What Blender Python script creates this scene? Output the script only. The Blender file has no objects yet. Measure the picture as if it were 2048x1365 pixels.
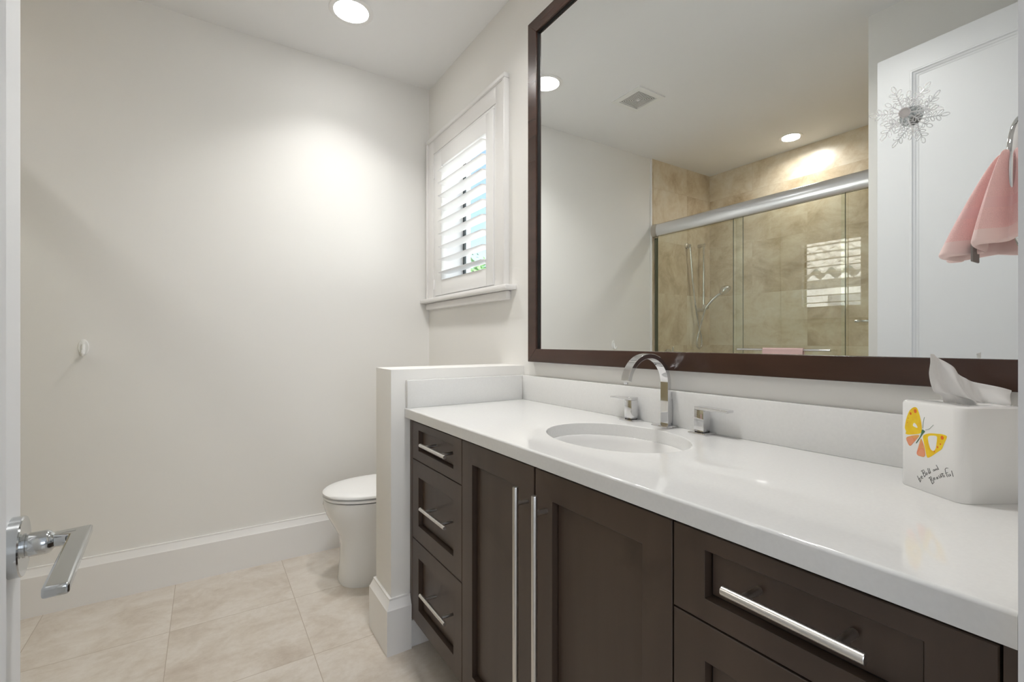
import bpy, bmesh, math, random
from mathutils import Vector, Matrix
random.seed(7)
S = bpy.context.scene
COL = S.collection
# ------------------------------------------------------------------ camera
TH = math.radians(32.95)
cd = bpy.data.cameras.new('camera'); cam = bpy.data.objects.new('camera', cd); COL.objects.link(cam)
cam.location = (-1.178, 0.0, 1.158)
cam.rotation_euler = (math.pi/2, 0, -TH)
cd.sensor_width = 36.0; cd.lens = 944/2048*36
cd.shift_y = (683.5-682.5)/2048
cd.clip_start = 0.005
S.camera = cam
# ------------------------------------------------------------------ world, sun, exposure
W = bpy.data.worlds.new('world'); S.world = W; W.use_nodes = True
wn = W.node_tree; bg = wn.nodes['Background']
sky = wn.nodes.new('ShaderNodeTexSky'); sky.sky_type = 'NISHITA'; sky.sun_disc = False
sky.sun_elevation = math.radians(50); sky.sun_rotation = math.radians(250); sky.air_density = 1.3; sky.dust_density = .6
wn.links.new(sky.outputs[0], bg.inputs[0]); bg.inputs[1].default_value = 0.10
def light(name, kind, loc, energy, rot=(0,0,0), size=.15, color=(1,1,1), size_y=None, spread=None):
    l = bpy.data.lights.new(name, kind); l.energy = energy; l.color = color
    if kind == 'AREA':
        l.shape = 'DISK' if size_y is None else 'RECTANGLE'; l.size = size
        if size_y: l.size_y = size_y
        if spread: l.spread = spread
    o = bpy.data.objects.new(name, l); COL.objects.link(o); o.location = loc; o.rotation_euler = rot
    return o
sun = light('sun', 'SUN', (-8, -4, 12), 14, (math.radians(52), 0, math.radians(-45)), color=(1,.96,.9)); sun.data.angle = .01
S.view_settings.view_transform = 'Standard'; S.view_settings.look = 'None'
S.view_settings.exposure = 1.42; S.view_settings.gamma = 1; S.view_settings.use_curve_mapping = False
try:
    S.cycles.max_bounces = 12; S.cycles.glossy_bounces = 8; S.cycles.transparent_max_bounces = 16; S.cycles.diffuse_bounces = 6
except Exception: pass
# ------------------------------------------------------------------ materials
def nmat(name, col=(.8,.8,.8), rough=.5, metal=0, **kw):
    m = bpy.data.materials.new(name); m.use_nodes = True
    b = m.node_tree.nodes['Principled BSDF']
    b.inputs['Base Color'].default_value = (*col, 1); b.inputs['Roughness'].default_value = rough; b.inputs['Metallic'].default_value = metal
    for k, v in kw.items(): b.inputs[k.replace('_', ' ')].default_value = v
    return m
def nd(m, t, **kw):
    n = m.node_tree.nodes.new(t)
    for k, v in kw.items(): setattr(n, k, v)
    return n
def lk(m, a, b): m.node_tree.links.new(a, b)
def noise(m, scale, detail=4, stretch=(1,1,1), dist=0, rough=.5):
    g = nd(m, 'ShaderNodeNewGeometry'); mp = nd(m, 'ShaderNodeMapping'); n = nd(m, 'ShaderNodeTexNoise')
    mp.inputs['Scale'].default_value = stretch; lk(m, g.outputs['Position'], mp.inputs[0]); lk(m, mp.outputs[0], n.inputs['Vector'])
    n.inputs['Scale'].default_value = scale; n.inputs['Detail'].default_value = detail; n.inputs['Distortion'].default_value = dist; n.inputs['Roughness'].default_value = rough
    return n
def ramp(m, src, stops):
    r = nd(m, 'ShaderNodeValToRGB'); e = r.color_ramp.elements
    e[0].position, e[0].color = stops[0][0], (*stops[0][1], 1); e[1].position, e[1].color = stops[-1][0], (*stops[-1][1], 1)
    for p, c in stops[1:-1]:
        x = e.new(p); x.color = (*c, 1)
    lk(m, src, r.inputs[0]); return r
def bump(m, src, strength, dist=.002):
    b = nd(m, 'ShaderNodeBump'); b.inputs['Strength'].default_value = strength; b.inputs['Distance'].default_value = dist
    lk(m, src, b.inputs['Height']); lk(m, b.outputs[0], m.node_tree.nodes['Principled BSDF'].inputs['Normal'])
def base(m): return m.node_tree.nodes['Principled BSDF'].inputs['Base Color']
def math_(m, op, a, b=None):
    n = nd(m, 'ShaderNodeMath', operation=op)
    for i, v in enumerate((a, b)):
        if v is None: continue
        if isinstance(v, (int, float)): n.inputs[i].default_value = v
        else: lk(m, v, n.inputs[i])
    return n.outputs[0]
def painted(name, col, rough=.55, amt=.03, scale=240):
    m = nmat(name, col, rough); n = noise(m, scale, 3); bump(m, n.outputs[0], amt, .001)
    n2 = noise(m, 1.3, 2)
    r = ramp(m, n2.outputs[0], [(.3, tuple(c*.985 for c in col)), (.7, col)]); lk(m, r.outputs[0], base(m)); return m
WALL = painted('wall_paint', (.85,.84,.815), .6)
CEIL = painted('ceiling_paint', (.87,.87,.87), .8)
TRIM = painted('trim_paint', (.86,.85,.84), .32, .01)
DOORM = painted('door_paint', (.84,.85,.865), .4, .01)
def tile_mat(name, ax, oa, bx, ob, ta, tb, cols, grout, vary, rough, tint, gw=.0016, stretch=(1,1,1), stagger=0, fine=60):
    m = nmat(name, (.6,.5,.4), rough)
    g = nd(m, 'ShaderNodeNewGeometry'); s = nd(m, 'ShaderNodeSeparateXYZ'); lk(m, g.outputs['Position'], s.inputs[0])
    def cell(axis, off, size, extra=None):
        v = math_(m, 'DIVIDE', math_(m, 'SUBTRACT', s.outputs[axis], off), size)
        if extra is not None: v = math_(m, 'ADD', v, extra)
        return math_(m, 'FLOOR', v), math_(m, 'FRACT', v)
    fb, rb = cell(bx, ob, tb)
    ex = math_(m, 'MULTIPLY', math_(m, 'MODULO', fb, 2), stagger) if stagger else None
    fa, ra = cell(ax, oa, ta, ex)
    def edge(r, size): return math_(m, 'MULTIPLY', math_(m, 'MINIMUM', r, math_(m, 'SUBTRACT', 1, r)), size)
    e = math_(m, 'MINIMUM', edge(ra, ta), edge(rb, tb))
    gm = math_(m, 'LESS_THAN', e, gw)
    cx = nd(m, 'ShaderNodeCombineXYZ'); lk(m, fa, cx.inputs[0]); lk(m, fb, cx.inputs[1])
    wnz = nd(m, 'ShaderNodeTexWhiteNoise', noise_dimensions='3D'); lk(m, cx.outputs[0], wnz.inputs['Vector'])
    # vein noise, shifted per tile
    sc = nd(m, 'ShaderNodeVectorMath', operation='SCALE'); lk(m, wnz.outputs['Color'], sc.inputs[0]); sc.inputs['Scale'].default_value = 9
    ad = nd(m, 'ShaderNodeVectorMath', operation='ADD'); lk(m, g.outputs['Position'], ad.inputs[0]); lk(m, sc.outputs[0], ad.inputs[1])
    mp = nd(m, 'ShaderNodeMapping'); mp.inputs['Scale'].default_value = stretch; lk(m, ad.outputs[0], mp.inputs[0])
    n1 = nd(m, 'ShaderNodeTexNoise'); lk(m, mp.outputs[0], n1.inputs['Vector']); n1.inputs['Scale'].default_value = 4.5; n1.inputs['Detail'].default_value = 9; n1.inputs['Roughness'].default_value = .66; n1.inputs['Distortion'].default_value = .5
    val = math_(m, 'ADD', n1.outputs[0], math_(m, 'MULTIPLY', math_(m, 'SUBTRACT', wnz.outputs['Value'], .5), vary))
    r = ramp(m, val, cols)
    n2 = nd(m, 'ShaderNodeTexNoise'); lk(m, mp.outputs[0], n2.inputs['Vector']); n2.inputs['Scale'].default_value = fine; n2.inputs['Detail'].default_value = 8; n2.inputs['Roughness'].default_value = .7
    r2 = ramp(m, n2.outputs[0], [(.35, tint), (.62, (1,1,1))])
    mx = nd(m, 'ShaderNodeMix', data_type='RGBA', blend_type='MULTIPLY'); mx.inputs[0].default_value = .6
    lk(m, r.outputs[0], mx.inputs[6]); lk(m, r2.outputs[0], mx.inputs[7])
    mg = nd(m, 'ShaderNodeMix', data_type='RGBA'); lk(m, gm, mg.inputs[0]); lk(m, mx.outputs[2], mg.inputs[6]); mg.inputs[7].default_value = (*grout, 1)
    lk(m, mg.outputs[2], base(m))
    hb = math_(m, 'SUBTRACT', math_(m, 'MULTIPLY', n2.outputs[0], .12), gm); bump(m, hb, .35, .0012)
    return m
FC = [(.24, (.52,.45,.38)), (.42, (.63,.57,.50)), (.54, (.69,.64,.58)), (.74, (.745,.705,.655))]
FLOOR = tile_mat('travertine_floor', 0, -.843, 1, 2.32, .457, .458, FC, (.44,.37,.30), .10, .38, (.88,.85,.82), .0013, (1,1.3,1), 0, 40)
SC = [(.26, (.47,.36,.23)), (.42, (.63,.52,.37)), (.54, (.73,.64,.49)), (.74, (.80,.74,.63))]
SW_FAR = tile_mat('travertine_wall_far', 0, -2.558, 2, .21, .457, .457, SC, (.56,.45,.32), .22, .3, (.90,.86,.80), .0008, (1.3,1,1), 0, 22)
SW_BACK = tile_mat('travertine_wall_back', 1, 2.348+.457, 2, .21, .914, .457, SC, (.56,.45,.32), .22, .3, (.90,.86,.80), .0008, (1,1,1.3), .5, 22)
QUARTZ = nmat('white_quartz', (.80,.80,.79), .05); n_ = noise(QUARTZ, 160, 3)
r_ = ramp(QUARTZ, n_.outputs[0], [(.3, (.785,.785,.775)), (.7, (.81,.81,.80))]); lk(QUARTZ, r_.outputs[0], base(QUARTZ))
CERAM = nmat('white_ceramic', (.84,.835,.825), .08)
PORC = nmat('toilet_porcelain', (.83,.83,.82), .1)
WOOD = nmat('espresso_wood', (.04,.028,.02), .36)
n_ = noise(WOOD, 9, 8, (1,1,.08), .4); r_ = ramp(WOOD, n_.outputs[0], [(.3, (.060,.039,.028)), (.7, (.088,.059,.043))])
n2_ = noise(WOOD, 3.2, 5, (1,1,1), .8); r2_ = ramp(WOOD, n2_.outputs[0], [(.60, (1,1,1)), (.72, (.72,.70,.68))])
mx_ = nd(WOOD, 'ShaderNodeMix', data_type='RGBA', blend_type='MULTIPLY'); mx_.inputs[0].default_value = 1
lk(WOOD, r_.outputs[0], mx_.inputs[6]); lk(WOOD, r2_.outputs[0], mx_.inputs[7]); lk(WOOD, mx_.outputs[2], base(WOOD))
def grain_frame():
    m = nmat('mirror_frame_wood', (.05,.02,.013), .25); n = noise(m, 14, 8, (1,.12,1), .5)
    r = ramp(m, n.outputs[0], [(.3, (.036,.018,.012)), (.7, (.066,.031,.021))]); lk(m, r.outputs[0], base(m)); return m
FRAME = grain_frame()
GAP = nmat('dark_recess', (.01,.008,.007), .8)
CHROME = nmat('polished_chrome', (.70,.70,.71), .04, 1)
LEVER = nmat('brushed_chrome', (.56,.58,.59), .10, 1)
SATIN = nmat('satin_nickel', (.72,.70,.67), .28, 1)
ALU = nmat('satin_aluminium', (.78,.79,.81), .27, 1)
MIRROR = nmat('mirror_silver', (.90,.92,.915), 0, 1)
BRONZE = nmat('dark_window_frame', (.06,.07,.07), .4)
PLASTIC = nmat('white_plastic', (.85,.85,.83), .3)
DARK = nmat('vent_dark', (.05,.05,.05), .8)
PVC = nmat('shutter_white', (.88,.88,.875), .35)
def emis(name, col, st):
    m = nmat(name, col, .5); b = m.node_tree.nodes['Principled BSDF']; b.inputs['Emission Color'].default_value = (*col, 1); b.inputs['Emission Strength'].default_value = st; return m
LAMP = emis('lamp_lens', (1,.985,.96), 9)
def thin_glass(name, tint, k):
    m = bpy.data.materials.new(name); m.use_nodes = True; nt = m.node_tree; nt.nodes.remove(nt.nodes['Principled BSDF']); out = nt.nodes['Material Output']
    t = nd(m, 'ShaderNodeBsdfTransparent'); t.inputs[0].default_value = (*tint, 1)
    g = nd(m, 'ShaderNodeBsdfGlossy'); g.inputs['Roughness'].default_value = 0; g.inputs[0].default_value = (1,1,1,1)
    f = nd(m, 'ShaderNodeFresnel'); f.inputs[0].default_value = k
    geo = nd(m, 'ShaderNodeNewGeometry'); fac = math_(m, 'MULTIPLY', f.outputs[0], math_(m, 'SUBTRACT', 1, geo.outputs['Backfacing']))
    x = nd(m, 'ShaderNodeMixShader'); lk(m, fac, x.inputs[0]); lk(m, t.outputs[0], x.inputs[1]); lk(m, g.outputs[0], x.inputs[2]); lk(m, x.outputs[0], out.inputs[0])
    return m
SGLASS = thin_glass('shower_glass', (.955,.975,.94), 1.85)
WGLASS = thin_glass('window_glass', (.96,.985,.985), 1.5)
GEDGE = nmat('glass_edge', (.12,.13,.09), .15)
ACRYL = bpy.data.materials.new('clear_acrylic'); ACRYL.use_nodes = True; _m = ACRYL; _nt = _m.node_tree; _o = _nt.nodes['Material Output']; _b = _nt.nodes['Principled BSDF']
_b.inputs['Base Color'].default_value = (.95,.96,.98,1); _b.inputs['Roughness'].default_value = .06; _b.inputs['IOR'].default_value = 1.8
_t = nd(_m, 'ShaderNodeBsdfTransparent'); _x = nd(_m, 'ShaderNodeMixShader'); _x.inputs[0].default_value = .34; lk(_m, _t.outputs[0], _x.inputs[1]); lk(_m, _b.outputs[0], _x.inputs[2]); lk(_m, _x.outputs[0], _o.inputs[0])
HUBM = nmat('frosted_plastic', (.62,.60,.60), .25)
SUCT = thin_glass('soft_clear_vinyl', (.80,.81,.81), 1.6)
def terry(name, col, s=900):
    m = nmat(name, col, .95); n = noise(m, s, 2); b = m.node_tree.nodes['Principled BSDF']
    b.inputs['Sheen Weight'].default_value = .6; b.inputs['Sheen Roughness'].default_value = .4
    v = nd(m, 'ShaderNodeTexVoronoi'); g = nd(m, 'ShaderNodeNewGeometry'); lk(m, g.outputs['Position'], v.inputs['Vector']); v.inputs['Scale'].default_value = s*.6
    r = ramp(m, v.outputs['Distance'], [(.1, tuple(min(1, c*1.06) for c in col)), (.75, tuple(c*.95 for c in col))]); lk(m, r.outputs[0], base(m))
    bump(m, v.outputs['Distance'], .45, -.0009); return m
TERRY = terry('pink_terry', (.90,.60,.58), 1500); SATINBAND = nmat('pink_woven_band', (.86,.58,.57), .6)
HEM = nmat('pink_hem', (.90,.70,.67), .8)
TERRY2 = terry('pale_pink_terry', (.80,.56,.55), 500)
TISSUE = nmat('tissue_paper', (.95,.945,.94), .9); TISSUE.node_tree.nodes['Principled BSDF'].inputs['Transmission Weight'].default_value = 0
_tr = nd(TISSUE, 'ShaderNodeBsdfTranslucent'); _tr.inputs[0].default_value = (.97,.965,.95,1); _mx = nd(TISSUE, 'ShaderNodeMixShader'); _mx.inputs[0].default_value = .10
lk(TISSUE, TISSUE.node_tree.nodes['Principled BSDF'].outputs[0], _mx.inputs[1]); lk(TISSUE, _tr.outputs[0], _mx.inputs[2]); lk(TISSUE, _mx.outputs[0], TISSUE.node_tree.nodes['Material Output'].inputs[0])
pass; TISSUE.node_tree.nodes['Principled BSDF'].inputs['Subsurface Weight'].default_value = 0
n_ = noise(TISSUE, 90, 4, (1,1,.5)); bump(TISSUE, n_.outputs[0], .25, .001)
STUCCO = painted('neighbour_stucco', (.80,.79,.77), .9, .2, 40)
ROOF = nmat('roof_tile', (.62,.60,.57), .8); n_ = noise(ROOF, 7, 5); r_ = ramp(ROOF, n_.outputs[0], [(.3, (.45,.42,.39)), (.7, (.72,.70,.67))]); lk(ROOF, r_.outputs[0], base(ROOF))
LEAF = nmat('leaf_green', (.07,.17,.05), .6); BARK = nmat('bark', (.16,.12,.09), .9); PAVE = nmat('pale_paving', (.55,.53,.50), .9); GRASS = nmat('grass', (.10,.18,.06), .9)
HALLM = painted('hall_paint', (.80,.81,.83), .7)
# ------------------------------------------------------------------ builders
class MB:
    def __init__(s): s.bm = bmesh.new()
    def box(s, x0, x1, y0, y1, z0, z1, bev=0, seg=2, mat=0):
        if x0 > x1: x0, x1 = x1, x0
        if y0 > y1: y0, y1 = y1, y0
        if z0 > z1: z0, z1 = z1, z0
        r = bmesh.ops.create_cube(s.bm, size=1)
        for v in r['verts']: v.co = Vector(((x0+x1)/2+v.co.x*(x1-x0), (y0+y1)/2+v.co.y*(y1-y0), (z0+z1)/2+v.co.z*(z1-z0)))
        fs = set(f for v in r['verts'] for f in v.link_faces)
        for f in fs: f.material_index = mat
        if bev:
            es = set(e for v in r['verts'] for e in v.link_edges)
            q = bmesh.ops.bevel(s.bm, geom=list(es), offset=bev, segments=seg, affect='EDGES', profile=.5)
            for f in q['faces']: f.material_index = mat
        return s
    def face(s, pts, mat=0):
        f = s.bm.faces.new([s.bm.verts.new(p) for p in pts]); f.material_index = mat; return s
    def loft(s, rings, cap0=True, cap1=True, close=True, mat=0):
        R = [[s.bm.verts.new(p) for p in r] for r in rings]; n = len(R[0])
        for a, b in zip(R, R[1:]):
            for i in range(n if close else n-1):
                f = s.bm.faces.new((a[i], a[(i+1) % n], b[(i+1) % n], b[i])); f.material_index = mat
        if cap0: f = s.bm.faces.new(R[0][::-1]); f.material_index = mat
        if cap1: f = s.bm.faces.new(R[-1]); f.material_index = mat
        return s
    def tube(s, pts, r, n=12, caps=True, mat=0):
        pts = [Vector(p) for p in pts]; rs = r if isinstance(r, (list, tuple)) else [r]*len(pts); rings = []; up = None
        for i, p in enumerate(pts):
            d = (pts[min(i+1, len(pts)-1)]-pts[max(i-1, 0)]).normalized()
            if up is None:
                up = Vector((0,0,1)) if abs(d.z) < .9 else Vector((1,0,0))
            x = (up-d*up.dot(d)).normalized(); y = d.cross(x); up = x
            rings.append([p+(x*math.cos(2*math.pi*k/n)+y*math.sin(2*math.pi*k/n))*rs[i] for k in range(n)])
        return s.loft(rings, caps, caps, mat=mat)
    def lathe(s, c, axis, prof, n=32, sx=1, sy=1, mat=0, caps=True):
        """prof: [(radius, along)] around axis through c"""
        c = Vector(c); a = Vector(axis).normalized(); u = Vector((0,0,1)) if abs(a.z) < .9 else Vector((1,0,0)); x = (u-a*u.dot(a)).normalized(); y = a.cross(x)
        rings = [[c+a*h+(x*math.cos(2*math.pi*k/n)*sx+y*math.sin(2*math.pi*k/n)*sy)*max(r, 1e-5) for k in range(n)] for r, h in prof]
        return s.loft(rings, caps, caps, mat=mat)
    def prism(s, poly, z0, z1, mat=0):
        return s.loft([[(x, y, z0) for x, y in poly], [(x, y, z1) for x, y in poly]], mat=mat)
    def build(s, name, mats, parent=None, smooth=True, bevel=0, ang=35):
        bmesh.ops.recalc_face_normals(s.bm, faces=s.bm.faces[:])
        me = bpy.data.meshes.new(name); s.bm.to_mesh(me); s.bm.free()
        for m in (mats if isinstance(mats, (list, tuple)) else [mats]): me.materials.append(m)
        o = bpy.data.objects.new(name, me); COL.objects.link(o)
        if smooth:
            for p in me.polygons: p.use_smooth = True
            me.set_sharp_from_angle(angle=math.radians(ang))
        if bevel:
            b = o.modifiers.new('bevel', 'BEVEL'); b.width = bevel; b.segments = 3; b.limit_method = 'ANGLE'; b.angle_limit = math.radians(40); b.harden_normals = False
        if parent:
            o.parent = parent; o.matrix_parent_inverse = Matrix.Translation(-Vector(parent.location)) if parent.type == 'EMPTY' else Matrix()
        return o
def thing(name, label, cat, loc=(0,0,0), group=None):
    o = bpy.data.objects.new(name, None); COL.objects.link(o); o.location = loc; o.empty_display_size = .05
    o['label'] = label; o['category'] = cat
    if group: o['group'] = group
    return o
def tag(o, label, cat, group=None):
    o['label'] = label; o['category'] = cat
    if group: o['group'] = group
    return o
def struct(name, mb, m, **kw):
    o = mb.build(name, m, **kw); o['kind'] = 'structure'; return o
def sweep(mb, path, prof, closed=False):
    """prof [(out, z)], path [(x,y)]; out is to the left of travel"""
    n = len(path); P = [Vector(p).to_2d() if False else Vector((p[0], p[1])) for p in path]; rings = []
    for i in range(n):
        ds = []
        if i > 0: ds.append((P[i]-P[i-1]).normalized())
        if i < n-1: ds.append((P[i+1]-P[i]).normalized())
        ns = [Vector((-d.y, d.x)) for d in ds]
        if len(ns) == 2:
            b = (ns[0]+ns[1]).normalized(); m = b/max(.2, b.dot(ns[0]))
        else: m = ns[0]
        rings.append([(P[i].x+m.x*o, P[i].y+m.y*o, z) for o, z in prof])
    return mb.loft(rings)
# ------------------------------------------------------------------ the room
YW, YF, H = .108, 2.778, 2.74           # entry wall, far wall, ceiling
XS, XR = -2.085, -1.554                  # shower front, return wall
# floor
struct('floor', MB().box(-3.1, .3, -3.2, 3.0, -.06, 0), FLOOR, smooth=False)
struct('ceiling', MB().box(-3.1, .3, -.12, 3.0, H, H+.1).box(-3.1, 1.6, -3.2, -.12, H, H+.1), CEIL, smooth=False)
# mirror wall with the window opening
wy0, wy1, wz0, wz1 = 1.985, 2.60, 1.47, 2.345
m = MB(); m.box(0, .2, -.012, wy0, 0, H).box(0, .2, wy1, 3.0, 0, H).box(0, .2, wy0, wy1, 0, wz0).box(0, .2, wy0, wy1, wz1, H)
struct('wall_right', m, WALL, smooth=False)
struct('wall_back', MB().box(-3.1, 0, YF, 3.0, 0, H), WALL, smooth=False)
m = MB(); m.box(XR-.5, XR, .108, .985, 0, H); m.box(-3.1, XR-.5, .885, .985, 0, H)
struct('wall_left', m, WALL, smooth=False)
struct('wall_shower_end', MB().box(-3.1, XS+.02, .985, .995, 0, H), SW_FAR, smooth=False)
struct('wall_shower_back', MB().box(-3.1, -2.9, .995, YF-.010, 0, H), SW_BACK, smooth=False)
struct('wall_shower_far', MB().box(-2.9, XS, YF-.010, YF, 0, H), SW_FAR, smooth=False)
struct('trim_1', MB().box(XS, XS+.012, YF-.013, YF, .2, H, .002), TRIM)
# entry wall and its jambs
xl, xr = -1.205, -.569
m = MB(); m.box(XR-.5, xl-.012, -.012, YW, 0, H).box(xr+.012, .0, -.012, YW, 0, H).box(xl-.012, xr+.012, -.012, YW, 2.50, H)
struct('wall_front', m, WALL, smooth=False)
m = MB(); m.box(xl-.012, xl, -.020, YW, 0, 2.50).box(xr, xr+.012, -.020, YW, 0, 2.50).box(xl, xr, -.020, YW, 2.488, 2.50)
struct('trim_2', m, TRIM, smooth=False)
# the hall behind the camera
struct('wall_hall', MB().box(-3.1, -3.0, -3.2, -.012, 0, H).box(1.5, 1.6, -3.2, -.012, 0, H).box(-3.1, 1.6, -3.3, -3.2, 0, H).box(-3.1, XR-.5, -.1, -.012, 0, H).box(.2, 1.6, -.1, -.012, 0, H), HALLM, smooth=False)
struct('floor_hall', MB().box(.3, 1.6, -3.2, -.012, -.06, 0), FLOOR, smooth=False)
light('hall_fill_light', 'AREA', (-.9, -3.1, 1.5), 14, (math.pi/2, 0, 0), 2.4, (.82,.90,1), 1.8)  # added area light, fills the room from behind the camera
m = MB(); sqx = ((-2.16, -2.10, .54, 2.46), (.30, .36, .54, 2.46), (-2.10, .30, .54, .60), (-2.10, .30, 2.40, 2.46))
for a, b, c2, d in sqx: m.box(a, b, -3.2, -3.08, c2, d)
struct('fill_light_frame', m, TRIM, smooth=False)  # unseen window-like frame added around the hall fill light
# baseboards
BP = [(0,0), (.022,0), (.022,.166), (.019,.170), (.009,.196), (.009,.203), (0,.203)]
struct('baseboard_back', sweep(MB(), [(XS+.012, YF), (0, YF)], [(-o, z) for o, z in BP]), TRIM, ang=20)
struct('baseboard_right', sweep(MB(), [(0, 1.905), (0, YF)], BP), TRIM, ang=20)
# pony wall
px0, py0, py1, pz = -.600, 1.720, 1.903, 1.053
struct('wall_half', MB().box(px0, 0, py0, py1, 0, pz, .0015), WALL)
struct('baseboard_half', sweep(MB(), [(-.528, py0), (px0, py0), (px0, py1), (0, py1)], BP), TRIM, ang=20)
struct('baseboard_under', MB().box(-.528, -.02, py0-.012, py0, 0, .10), TRIM)
# ------------------------------------------------------------------ window
win = MB()
win.box(-.020, 0, 1.846, 1.931, 1.415, 2.385, .003).box(-.020, 0, 2.665, 2.75, 1.415, 2.385, .003).box(-.020, 0, 1.931, 2.665, 2.295, 2.385, .003)
win.box(-.030, -.0, 1.838, 1.860, 1.415, 2.3775, .004).box(-.030, 0, 2.738, 2.760, 1.415, 2.3775, .004).box(-.030, 0, 1.838, 2.760, 2.378, 2.400, .004)
wroot = win.build('window_1', TRIM); wroot['kind'] = 'structure'
def wpart(name, mb, mt, **kw): return mb.build(name, mt, wroot, **kw)
wpart('window_sill', MB().box(-.062, 0, 1.778, 2.776, 1.393, 1.415, .005).box(-.030, 0, 1.82, 2.765, 1.352, 1.393, .010), TRIM)
wpart('window_reveal', MB().box(.002, .2, wy0-.02, wy0+.004, wz0-.02, wz1+.02).box(.002, .2, wy1-.004, wy1+.02, wz0-.02, wz1+.02).box(.002, .2, wy0, wy1, wz1-.004, wz1+.02).box(.002, .2, wy0, wy1, wz0-.02, wz0+.004), TRIM, smooth=False)
m = MB()
for a, b, c2, d in ((wy0, wy0+.03, wz0, wz1), (wy1-.022, wy1, wz0, wz1), (wy0, wy1, wz0, wz0+.03), (wy0, wy1, wz1-.012, wz1)): m.box(.145, .158, a, b, c2, d)
wpart('window_frame', m, BRONZE, smooth=False)
wpart('window_pane', MB().box(.150, .153, wy0+.03, wy1-.022, wz0+.03, wz1-.012), WGLASS, smooth=False)
# plantation shutter
sh = thing('plantation_shutter', 'white louvered shutter filling the small window above the toilet', 'shutter', (-.01, 2.28, 1.43))
m = MB(); xs0, xs1 = -.022, .008
y0, y1, z0, z1 = 1.952, 2.642, 1.432, 2.278; oy0, oy1, oz0, oz1 = 2.022, 2.545, 1.520, 2.188
m.box(xs0, xs1, y0, oy0, z0, z1, .002).box(xs0, xs1, oy1, y1, z0, z1, .002).box(xs0, xs1, oy0, oy1, z0, oz0, .002).box(xs0, xs1, oy0, oy1, oz1, z1, .002)
m.build('shutter_frame', PVC, sh)
m = MB(); m.box(-.016, .004, 1.931, 1.950, 1.415, 2.295, .002).box(-.016, .004, 2.644, 2.665, 1.415, 2.295, .002).box(-.016, .004, 1.95, 2.644, 2.280, 2.295, .002).box(-.016, .004, 1.95, 2.644, 1.415, 1.430, .002)
m.build('outer_frame', PVC, sh)
def louver(z):
    tilt = 0.0; pts = []
    w, t = .043, .0042
    for k in range(16):
        a = 2*math.pi*k/16; x = w*math.cos(a); q = t*math.sin(a)
        pts.append((x*math.cos(tilt)-q*math.sin(tilt), x*math.sin(tilt)+q*math.cos(tilt)))
    xc = -.004
    return MB().loft([[(xc+a, oy0+.002, z+b) for a, b in pts], [(xc+a, oy1-.002, z+b) for a, b in pts]])
for k in range(9): louver(1.561+.0742*k).build('louver', PVC, sh, ang=60)
for zc in (2.17, 1.50):
    MB().box(-.026, -.020, 2.641, 2.653, zc-.03, zc+.03, .001).build('hinge', PVC, sh)
# ------------------------------------------------------------------ outside
struct('ground', MB().box(-10, 60, -30, 60, -.5, -.3), PAVE, smooth=False)
nb = thing('neighbour_house', 'pale house with barrel tile roof seen mirrored in the shower glass', 'house', (7, 3, -.3))
nx, ez = 5.0, 2.40
MB().box(nx, nx+8, -4, 8.6, -.3, ez).build('wall', STUCCO, nb, smooth=False)
MB().box(nx-.14, nx+8.3, -4.3, 8.9, ez-.02, ez+.16, .01).build('fascia', STUCCO, nb, smooth=False)
MB().box(nx-.04, nx+.02, 3.1, 4.42, 1.0, 2.09, .01).build('window', nmat('grey_pane', (.35,.36,.38), .3), nb, smooth=False)  # pane is one plain grey
m = MB(); sl = math.tan(math.radians(24))
ny = 48; course = .36; nc = 9
for c_ in range(nc):
    xa = nx-.24+course*c_; xb = xa+course*1.12
    rows = []
    for xx, lift in ((xa, .07), (xb, 0.0)):
        row = []
        for j in range(int(9.0/.035)):
            y = -.3+j*.035; ph = (y % .28)/.28
            prof = .075*math.sin(math.pi*ph/.62) if ph < .62 else -.025*math.sin(math.pi*(ph-.62)/.38)
            row.append((xx, y, ez+.10+(xx-(nx-.24))*sl+lift+prof))
        rows.append(row)
    m.loft(rows, False, False, close=False)
    lip = [(p[0], p[1], p[2]-.05) for p in rows[0]]
    m.loft([lip, rows[0]], False, False, close=False)
m.build('tiled_roof', ROOF, nb, ang=60)
def foliage(name, label, c, r, n, trunk, seed):
    rnd = random.Random(seed); t = thing(name, label, 'tree', (c[0], c[1], -.3), 'trees outside the window')
    MB().tube([(c[0], c[1], -.3), (c[0]+.1, c[1], trunk*.5), (c[0], c[1], trunk)], [.16,.12,.09], 8).build('trunk', BARK, t)
    m = MB()
    for i in range(n):
        v = Vector((rnd.gauss(0,1), rnd.gauss(0,1), rnd.gauss(0,1))).normalized()*(rnd.random()**.4)*r; v.z *= .8; p = Vector(c)+v
        a = Vector((rnd.gauss(0,1), rnd.gauss(0,1), rnd.gauss(0,.6))).normalized()*rnd.uniform(.10,.22); b = a.cross(Vector((rnd.gauss(0,1), rnd.gauss(0,1), rnd.gauss(0,1))).normalized())*.35
        m.face([p-a, p+b, p+a, p-b])
    m.build('foliage', LEAF, t, smooth=False)
foliage('garden_tree', 'low leafy green tree beyond the shutter, lowest gap of the louvers', (4.9, 12.3, 2.4), 1.3, 1500, 2.4, 3)
foliage('garden_tree', 'taller leafy tree farther behind the shutter louvers', (6.8, 15.2, 2.9), 1.8, 1500, 3, 5)
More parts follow.
